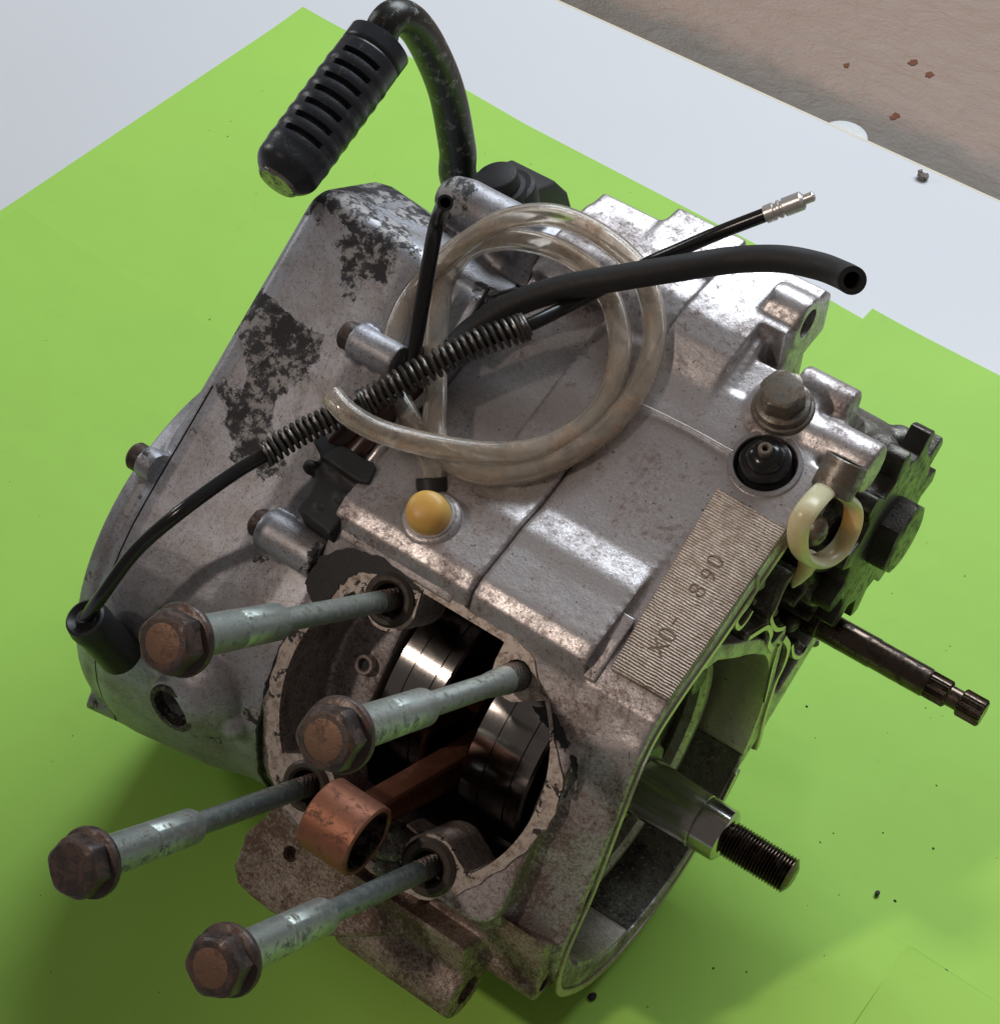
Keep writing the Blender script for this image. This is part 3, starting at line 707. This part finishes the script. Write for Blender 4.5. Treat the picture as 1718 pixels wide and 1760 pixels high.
def bandpath(m, pts, w, x0, x1, inset=0, closed=False):
    P = [np.array([0, y, z], float) for y, z in pts]; P = smooth_path(P+([P[0]] if closed else []), 6); n = len(P)
    T_ = np.gradient(np.array(P), axis=0); T_ /= np.linalg.norm(T_, axis=1)[:, None]; Q = np.cross(XV, T_)
    vs = []; fs = []
    for k in range(n):
        a = P[k]-Q[k]*(inset-w/2); b = P[k]-Q[k]*(inset+w/2)
        vs += [a+XV*x0, b+XV*x0, b+XV*x1, a+XV*x1]
    for k in range(n-1):
        for i in range(4): j = (i+1) % 4; fs.append((4*k+i, 4*k+j, 4*k+4+j, 4*k+4+i))
    fs += [(3, 2, 1, 0), (4*n-4, 4*n-3, 4*n-2, 4*n-1)]; return m.add(vs, fs)
for pts, w in CYZ:
    build('joint_land', bandpath(MB(), pts, w, 65.0, 65.7), M['joint_bare'], eng)
build('joint_land', bandpath(MB(), [(64, 170), (40, 161.5), (10, 152), (-14, 145.5), (-27, 137), (-38, 113), (-48, 88), (-59.5, 68), (-61.5, 50), (-54, 36), (-40, 22), (-22, 12.5), (0, 10), (20, 15), (36, 27), (45, 38)], 2.4, 65.0, 65.6), M['joint_bare'], eng)
# oily gearbox hub behind the sprocket
SC = A3(0, 96, 126)
m = MB().lathe((30, SC[1], SC[2]), XV, [(0, 31), (30, 30), (36, 28), (38, 20), (41, 18)], 56)
for k in range(7):
    a = R(40+k*43); m.ball(A3(66, SC[1]+26*math.cos(a), SC[2]+26*math.sin(a)), 5+random.random()*2.5, 14, (1, 1, 1))
cast('gearbox_hub', m, M['alu_dark'], eng, vox=1.0, it=6)
spk = empty('drive_sprocket', parent=eng)
def gear(m, x0, x1, nt, ro, ri):
    pts = []
    for k in range(nt):
        for f, r in ((0, ri), (.22, ri+.4), (.36, ro-.4), (.42, ro), (.58, ro), (.64, ro-.4), (.78, ri+.4)):
            a = 2*math.pi*(k+f)/nt+.15; pts.append((SC[1]+r*math.cos(a), SC[2]+r*math.sin(a)))
    return m.px(pts, x0, x1)
build('toothed_wheel', gear(MB(), 69.5, 76.5, 11, 35, 27), M['sprocket'], spk, bevel=.5)
build('centre_nut', hex_mesh((76.5, SC[1], SC[2]), XV, 13.5, 7,   .2, 1.2), M['sprocket'], spk, ang=25)
# shift shaft
ss = empty('shift_shaft', parent=eng)
SH = A3(0, 83, 84)
build('shaft', MB().lathe((48, SH[1], SH[2]), XV, [(0, 5.6), (20, 5.6), (20.4, 5.2), (40, 5.2), (40.3, 5.0), (59, 5.0), (59.8, 4.6)], 40), M['steel_oily'], ss)
def spline(x0, x1, r, n=30):
    return MB().lathe((x0, SH[1], SH[2]), XV, [(0, r*.9), (.5, r), (x1-x0-.6, r), (x1-x0, r*.85)], n*4, lambda a, k: 1+.055*(1 if math.sin(n*a) > 0 else -1))
build('spline', spline(107.5, 115.2, 4.4, 22), M['steel_oily'], ss, ang=20)
build('neck', MB().cyl((115, SH[1], SH[2]), (120, SH[1], SH[2]), 3.5), M['steel_oily'], ss)
build('spline', spline(119.2, 127.5, 4.5, 22), M['steel_oily'], ss, ang=20)

# ---- neutral-switch cap with white plastic loop and clamp
lp = empty('cable_guide', parent=eng)
lc = smooth_path([atX(px, py, X1) for px, py, X1 in [(1452, 815, 66), (1425, 835, 68), (1395, 865, 70), (1372, 905, 70), (1375, 950, 70), (1405, 965, 72), (1440, 945, 74), (1462, 905, 74), (1465, 870, 73), (1448, 850, 71)]], 8)
n = len(lc); build('loop', MB().tube(lc, [3.4 if k > 8 else 2.8 for k in range(n)], 16, ovl=.55), M['ivory'], lp)
kp = atX(1400, 912, 69); build('ball_end', MB().ball(kp, 3.6, 20, (1, 1.2, 1.5)), M['bolt_grey'], lp)
cm = atT(1445, 812, 4); build('clamp_ring', MB().ring(cm, unit(-TN*.6-A3(0, .9, .2)), 5.4, 6.4, -4, 6.5, 40), M['bolt_grey'], lp)
tl = atX(1385, 975, 68); build('loop_tail', MB().tube(smooth_path([tl+A3(0, 0, 5), tl, tl+A3(-1, -1, -5), tl+A3(-2, -2, -9)], 5), [3, 3, 3, 3, 2.8, 2.6, 2.6, 2.4, 2.2, 2, 1.8, 1.6, 1.4, 1, .8, .5], 10), M['ivory'], lp)

# ---- big flanged bolt on the case shoulder
bb = empty('case_bolt', parent=eng, label='large flanged bolt on the case shoulder above the black boot')
build('flange', MB().lathe(bolt_p+TN*.5, TN, [(0, 9.0), (1.2, 9.4), (2.2, 9.0), (2.4, 8.2), (3.4, 8.3), (4.6, 7.9), (5.2, 6.6)], 48), M['bolt_grey'], bb)
build('hex_head', hex_mesh(bolt_p+TN*4.5, TN, 7.0, 8.5, .2), M['bolt_grey'], bb, ang=25)

# ---- left cover
def hull2(c1, r1, c2, r2, n=20, g=0):
    r1 += g; r2 += g; dy, dz = c2[0]-c1[0], c2[1]-c1[1]; L = math.hypot(dy, dz); b = math.atan2(dz, dy); al = math.acos((r1-r2)/L)
    o = [(c2[0]+r2*math.cos(b+al*(1-2*k/n)), c2[1]+r2*math.sin(b+al*(1-2*k/n))) for k in range(n+1)]
    o += [(c1[0]+r1*math.cos(b-al-(2*math.pi-2*al)*k/n), c1[1]+r1*math.sin(b-al-(2*math.pi-2*al)*k/n)) for k in range(n+1)]
    return o
C1, C2 = (0, 73), (64, 126)
def atC(px, py, r):
    d = CM @ np.array([(px-PCX)/FPX, (py-PCY)/FPX, 1.]); o = CAM-A3(0, *C1); a = d[1]**2+d[2]**2; b = o[1]*d[1]+o[2]*d[2]; c = o[1]**2+o[2]**2-r*r
    return CAM+d*((-b-math.sqrt(b*b-a*c))/a)
def offs(P, g):
    n = len(P); out = []
    for i in range(n):
        a, b, c = [np.array(P[k % n], float) for k in (i-1, i, i+1)]
        d1, d2 = unit(b-a), unit(c-b); n1, n2 = np.array([d1[1], -d1[0]]), np.array([d2[1], -d2[0]])
        q = 1+n1.dot(n2); out.append(tuple(b+(n1+n2)*g/max(q, .3)))
    return out
def rounded(P, Rr, n=6):
    out = []
    for i in range(len(P)):
        a, b, c = [np.array(P[k % len(P)], float) for k in (i-1, i, i+1)]; r = Rr[i]
        if r == 0: out.append(tuple(b)); continue
        u, v = unit(a-b), unit(c-b); th = math.acos(np.clip(u.dot(v), -1, 1)); d = min(r/math.tan(th/2), .45*np.linalg.norm(a-b), .45*np.linalg.norm(c-b))
        p0, p1 = b+u*d, b+v*d
        for k in range(n+1): t = k/n; out.append(tuple((1-t)**2*p0+2*t*(1-t)*b+t*t*p1))
    return out
arcp = [(C1[0]+66*math.cos(R(a)), C1[1]+66*math.sin(R(a))) for a in np.linspace(124.3, 300, 26)]
corner = [(92, 62), (112, 98), (106, 136), (72, 177), (50, 188.5)]
BASE = arcp+corner; RAD = [0]*26+[14, 14, 12, 7, 7]
H = lambda g: rounded(offs(BASE, g), RAD)
m = MB()
loft(m, [(-50.4, H(-2)), (-60, H(-1.5)), (-66, H(0)), (-76, H(3)), (-90, H(5)), (-106, H(7.5)), (-112, H(6.5)), (-115, H(3.5)), (-116.5, H(-1))])
m.lathe((-50.4, C1[0], C1[1]), (-1, 0, 0), [(0, 62), (30, 64), (40, 66), (50, 70), (66, 72), (71, 70), (73.5, 65), (74.5, 52)], 72)
s1 = atX(505, 935, -61); m.cyl((-50.4, s1[1], s1[2]), (-72, s1[1], s1[2]), 6.6)
s2 = atX(641, 600, -70); m.cyl((-60, s2[1], s2[2]), (-77, s2[1], s2[2]), 5.6)
m.px([(66, 160), (80, 184), (96, 182), (104, 165), (96, 140)], -78, -50.4)
s3 = atX(262, 800, -114); m.cyl((-111.5, s3[1], s3[2]), (-117.5, s3[1], s3[2]), 5.2)
kb = atX(815, 352, -78); m.lathe(A3(-56, kb[1], kb[2]-3), A3(-1, 0, .05), [(0, 9), (26, 8.5), (32, 7), (35, 4)], 40)
# front of the cover: dome, small dome, lug, nose
dm = atC(366, 1178, 61); m.ball(dm, 15.5, 24, (1.0, 1.0, 1.15)); m.ball(atC(404, 1240, 64), 6.0, 20)
nz = A3(-112, -60, 82); m.ball(nz, 11, 24, (1, 1.1, 1.6))
m.cyl(atX(160, 1190, -122), atX(270, 1240, -100), 5.5)
op = atC(300, 1213, 73.5); opn = unit(A3(.25, op[1]-C1[0], op[2]-C1[1]-4))
m.cyl(op-opn*14, op+opn*1.0, 9.6)
cover = cast('left_cover', m, M['lacquer'], eng, vox=.9, it=3, hard=[MB().ring((-110.2, C1[0], C1[1]), XV, 70.2, 84, -.35, .35, 96, .05), MB().cyl(op-opn*16, op+opn*6, 6.9)])
build('port_mouth', MB().ring(op, opn, 6.6, 8.6, -2, 2.0), M['alu_dark'], eng)
for s, X1 in ((s1, -72), (s2, -77), (s3, -117.5)):
    c = empty('cover_screw', parent=eng)
    build('screw_head', MB().lathe((X1+.4, s[1], s[2]), (-1, 0, 0), [(0, 4.6), (3.6, 4.6), (4.6, 3.8), (4.7, 2.2), (2.8, 2.0), (2.8, .01)], 28), M['bolt'], c)
# gasket / sealant squeezed along the cover joint
gp = H(-2.2); pts = [A3(-50.1, y, z) for y, z in gp]
k0 = [i for i, p in enumerate(pts)]
P = [p+A3(random.uniform(-.5, .5), 0, 0) for p in pts]; P.append(P[0])
P = smooth_path(P, 6); r = [.65+.5*mnoise.noise(Vector((k*.23, 0, 3)))+.5*mnoise.noise(Vector((k*.9, 0, 1))) for k in range(len(P))]
build('joint_sealant', MB().tube(P, [max(.5, q) for q in r], 8), M['gasket'], eng)
# elbow boot with the oil-pump cable
eb = empty('cable_elbow', parent=eng)
e0 = atD(150, 1066, 22); e1 = atD(196, 1112, 7)
ax = unit(e0-e1); L = np.linalg.norm(e0-e1)
build('elbow_body', MB().lathe(e1-ax*5, ax, [(0, 7.2), (L-1, 6.6), (L, 6.8)], 40), M['rubber'], eb)
build('rubber_cup', MB().lathe(e0-ax*5, ax, [(0, 6.9), (3, 7.1), (6.5, 6.4), (7, 5.6), (6, 4.8), (5, 3.6), (6.2, 2.6), (7.6, 2.3)], 40), M['rubber'], eb)

# ---- wiring grommet between cover and case
wg = empty('wiring_grommet', parent=eng)
g0 = atT(598, 800, 2); g1 = atT(565, 880, -3)
m = MB().prism([atT(px, py, 0) for px, py in [(560, 770), (640, 830), (605, 880), (570, 925), (512, 880), (535, 850)]], -14*TN, 2.5*TN)
for k in range(14):
    px, py = random.uniform(520, 630), random.uniform(780, 900); m.ball(atT(px, py, random.uniform(-1, 2)), random.uniform(1.5, 3.2), 8)
m.prism([atT(px, py, 0) for px, py in [(543, 770), (560, 755), (652, 815), (640, 845), (620, 842), (560, 800)]], 0*TN, 5.5*TN)
cast('rubber_block', m, M['rubber_matt'], wg, vox=.6, it=4)
for k, (a, b, c, r) in enumerate((((575, 770), (615, 725), (660, 680), 4.6), ((600, 790), (640, 745), (690, 690), 3.4), ((632, 800), (655, 770), (690, 720), 1.8))):
    build('wire_sleeve', MB().tube(smooth_path([atT(*a, 1), atT(*b, 5-k), atT(*c, 5-k), atT(c[0]+70, c[1]-70, 4-k)], 8), r, 16), M['wiring'] if k < 2 else M['alu_clean'], wg)

# ---- kick lever
kl = empty('kick_lever', parent=eng)
XK = -118
path = [A3(-100, 142, 118), atX(795, 320, -112), atX(786, 255, -114), atX(768, 160, -117), atX(738, 85, -119), atX(708, 40, -120), atX(680, 28, -121), atX(660, 45, -121.5), atX(652, 76, -122)]
pp = smooth_path(path, 8); n = len(pp); rr = [6.9-1.4*min(1, k/(n*.75)) for k in range(n)]; 
build('arm', MB().tube(pp, rr, 24), M['zinc_dark'] if False else steel('chipped_black_arm', (.07, .07, .065), .35, .7, (.30, .30, .28), .35, .25), kl)
gA = atX(655, 72, -122); gB = atX(478, 312, -120); ga = unit(gB-gA); GL = np.linalg.norm(gB-gA)
pr = [(0, 8.8), (1, 10.2), (6, 10.5), (7, 10.0), (9, 10.2)]
gr = MB().lathe(gA, ga, pr+[(GL-6, 10.6), (GL-3, 10.0), (GL-1.5, 8.6), (GL-.5, 6.9)], 64)
# ribs are real bands between recessed windows on the top face
fr = frame(ga); n = 72; prof = []; t = 0
NR = 7; g0_, g1_ = 11, GL-9.5; per = (g1_-g0_)/NR
tt = [0, .8, 2, 6, 6.6, 7.4, 9]
for k in range(NR): 
    b = g0_+k*per; tt += [b, b+.35, b+.36, b+per*.34, b+per*.34+.02, b+per*.34+.35]
tt += [GL-8, GL-6, GL-4, GL-2.5, GL-1.2, GL-.4]
def grad(t, a):
    r = 10.6
    if t < .8: r = 9.2+t
    elif 6 < t < 7.4: r = 10.1
    elif t > GL-6: q = (t-(GL-6))/6; r = 10.6-3.8*q*q
    ang = abs((a-GA+math.pi) % (2*math.pi)-math.pi)
    for k in range(NR):
        b = g0_+k*per
        if b+.3 < t < b+per*.34+.05:
            win = min(abs(ang), abs(ang-math.pi))
            if abs(ang) < .62 or abs(ang-math.pi) < .5: r -= 2.4
        elif b+per*.34 < t < b+per: r += .28*math.sin(math.pi*(t-b-per*.34)/(per*.66))
    return r
tt2 = []
for a, b in zip(tt, tt[1:]+[GL]):
    tt2.append(a)
    if b-a > .9: tt2 += [a+(b-a)*q for q in (.25, .5, .75)]
tocam = unit(CAM-gA); tocam = unit(tocam-ga*tocam.dot(ga)+0.25*np.cross(ga, tocam)); GA = math.atan2(tocam.dot(fr[2]), tocam.dot(fr[1]))
vs = []; fs = []; n = 96
for t in tt2+[GL]:
    for i in range(n):
        a = 2*math.pi*i/n; vs.append(gA+ga*t+(fr[1]*math.cos(a)+fr[2]*math.sin(a))*grad(t, a))
K = len(tt2)+1
for k in range(K-1):
    for i in range(n): j = (i+1) % n; fs.append((k*n+i, k*n+j, (k+1)*n+j, (k+1)*n+i))
fs.append(tuple(range(n))[::-1]); fs.append(tuple((K-1)*n+i for i in range(n)))
build('rubber_grip', MB().add(vs, fs), M['grip'], kl, ang=50)
build('peg_end', MB().lathe(gB-ga*2, ga, [(0, 6.9), (2.4, 6.9), (3.0, 6.2), (3.1, 3)], 40), steel('scratched_peg', (.42, .38, .33), .3, .9, (.07, .05, .04), .55, .5), kl)
kc = atX(850, 296, -94); kx = unit((-.25, -.15, 1))
kn = empty('pivot', parent=eng)
build('pivot_cap', MB().lathe(kc-kx*2, kx, [(-14, 9), (-5, 9), (-4.6, 7.4), (0, 7.4), (.6, 7.2), (1, 6.6)], 40), M['rubber_matt'], kl)
build('pivot_washer', MB().lathe(atX(862, 300, -94)-kx*9, kx, [(-8, 9.5), (0, 10.5), (3, 10.2), (4, 9)], 40), M['rubber_matt'], kl)
bpy.data.objects.remove(kn)
m = MB().prism([atX(px, py, -102) for px, py in [(862, 325), (930, 300), (950, 318), (962, 360), (930, 385), (850, 372)]], XV*-14, XV*7)
build('knuckle', m, M['rubber_matt'], kl, bevel=1.4, seg=3)

# ================================================================== loose hoses and cables lying on the engine
def tpath(pts, n=8): return smooth_path([atT(px, py, h) for px, py, h in pts], n)
hose = [(570, 680, 27), (600, 712, 26), (655, 742, 20), (740, 765, 13), (830, 778, 9), (910, 775, 7), (985, 745, 5), (1040, 690, 4), (1065, 610, 4), (1055, 530, 5), (1015, 465, 7),
        (950, 425, 10), (870, 410, 13), (800, 430, 14), (762, 490, 12), (750, 580, 9), (748, 680, 6), (752, 760, 5), (800, 808, 4), (870, 815, 4), (960, 790, 4), (1050, 730, 4), (1105, 650, 4.5), (1125, 560, 6), (1100, 470, 10),
        (1040, 410, 14), (960, 372, 18), (880, 375, 20), (820, 405, 20), (760, 450, 17), (700, 520, 11), (672, 600, 8), (680, 670, 6), (715, 740, 4), (742, 800, 3), (745, 835, 3)]
hp = tpath(hose, 7); ct = empty('clear_hose', label='yellowed clear plastic hose coiled loosely on top of the engine', category='hose')
build('coiled_tube', MB().tube(hp, [3.6+.12*mnoise.noise(Vector((k*.11, 0, 7))) for k in range(len(hp))], 20, ri=.66), M['hose'], ct)
hc = atT(742, 832, 3); build('hose_clip', MB().ring(hc, unit(atT(745, 850, 1)-atT(742, 815, 4)), 3.2, 4.7, -2, 2.4, 24), M['rubber'], ct)

rb = [(780, 600, 8), (815, 565, 9), (880, 525, 13), (960, 497, 18), (1060, 478, 23), (1160, 462, 26), (1260, 447, 28), (1340, 445, 33), (1405, 457, 37), (1445, 472, 43), (1464, 482, 52)]
bh = empty('black_rubber_hose', label='thick matt black rubber hose with open end at right over the white table', category='hose')
build('tube', MB().tube(tpath(rb, 8), 4.0, 24, ri=.60), M['rubber_matt'], bh)
th = [(702, 650, 8), (712, 600, 13), (724, 530, 21), (736, 460, 30), (748, 395, 40), (757, 365, 48), (765, 348, 58)]
bt = empty('thin_black_tube', label='thin black tube standing up against the clear coil with its open end at top', category='tube')
build('tube', MB().tube(tpath(th, 8), 2.35, 20, ri=.66), M['plastic_black'], bt)

# spring cable: black sleeve from the elbow boot, two springs, and the bright ferrule
cb = empty('control_cable', label='black control cable with two coil springs and a bright metal end', category='cable')
e_in = e0+ax*0
lowp = [e0-unit(e0-e1)*0, atX(168, 1035, -112)+FV*4] 
A = [e0+unit(e0-e1)*1, atD(178, 1020, 28), atD(235, 945, 30), atT(310, 880, 18), atT(400, 815, 16), atT(455, 782, 15)]
B2 = [(520, 742, 14), (620, 695, 15), (720, 640, 17), (820, 590, 19), (905, 560, 20)]
Cc = [(1000, 513, 14.5), (1060, 482, 12.5), (1115, 452, 14), (1170, 428, 20), (1240, 398, 27), (1325, 365, 33)]
axis = A+[atT(*q) for q in B2]+[atT(*q) for q in Cc]
full = smooth_path(axis, 10)
build('outer_sleeve', MB().tube(full, 2.15, 18), M['plastic_black'], cb)
def arcpath(P):
    P = np.array(P); s = np.r_[0, np.cumsum(np.linalg.norm(np.diff(P, axis=0), axis=1))]; return P, s
P, s = arcpath(full)
def point(d): return np.array([np.interp(d, s, P[:, k]) for k in range(3)])
def near(px, py):
    best = min(range(len(P)), key=lambda k: np.hypot(*(np.array(proj(P[k]))-(px, py)))); return s[best]
def proj(p):
    c = CM.T @ (np.array(p)-CAM); return FPX*c[0]/c[2]+PCX, FPX*c[1]/c[2]+PCY
def spring(d0, d1, r, wire, turns, close):
    out = []; _, u, w = frame(point(d1)-point(d0)); n = int(turns*20)
    tt = np.linspace(0, 1, n+1)
    dens = 1+close*(np.exp(-((tt-0)/.05)**2)+np.exp(-((tt-1)/.05)**2)); ph = np.cumsum(dens); ph = ph/ph[-1]*turns*2*math.pi
    # closed coils at both ends, open ones between
    for t, a in zip(tt, ph):
        p = point(d0+(d1-d0)*t); out.append(p+(u*math.cos(a)+w*math.sin(a))*r)
    return MB().tube(out, wire, 8)
build('coil_spring', spring(near(455, 782), near(608, 700), 3.5, .62, 17, 1.5), M['spring'], cb)
build('coil_spring', spring(near(622, 695), near(905, 560), 3.9, .66, 28, 1.5), M['spring'], cb)
dE = s[-1]; pe_, pd = point(dE-.01), unit(point(dE)-point(dE-4))
fe = MB().lathe(pe_-pd*2, pd, [(0, 2.3), (.3, 2.7), (3, 2.7), (3.3, 2.2), (4, 2.2), (4.3, 2.7), (5, 2.7), (5.3, 2.2), (5.8, 2.2), (6.1, 2.8), (11.5, 2.8), (12, 2.2), (12.3, 1.5), (15, 1.5), (15.4, 1)], 28)
build('metal_ferrule', fe, M['ferrule'], cb)
# bare inner wire to the boot
wr = tpath([(1085, 690, 3), (1112, 700, 1.2), (1180, 733, .8), (1258, 776, 1.2)], 5)
iw = build('bare_wire', MB().tube(wr, .35, 8), M['ferrule']); tag(iw, 'thin bare wire running across the case into the black boot', 'wire')

# scattered grit on the paper
g = MB()
for k in range(40):
    px, py = random.choice([(random.uniform(0, 1718), random.uniform(1150, 1760)), (random.uniform(1200, 1718), random.uniform(900, 1760))])
    p = atZ(px, py, .8); r_ = random.choice([.15, .2, .25, .3, .4])
    if -70 < p[1] < 70 and -125 < p[0] < 66: continue
    p[2] = paper_z(p)+r_*.35; g.ball(p, r_, 6, (1+random.random(), 1, .6))
for px, py, r_ in ((1018, 1713, 1.3), (1507, 1535, .9), (1015, 1712, 1.0)): g.ball(atZ(px, py, 1.6), r_, 8, (1, 1.4, .6))
tag(build('grit', g, M['grit']), 'dark specks of grit scattered on the green paper', 'grit', kind='stuff')
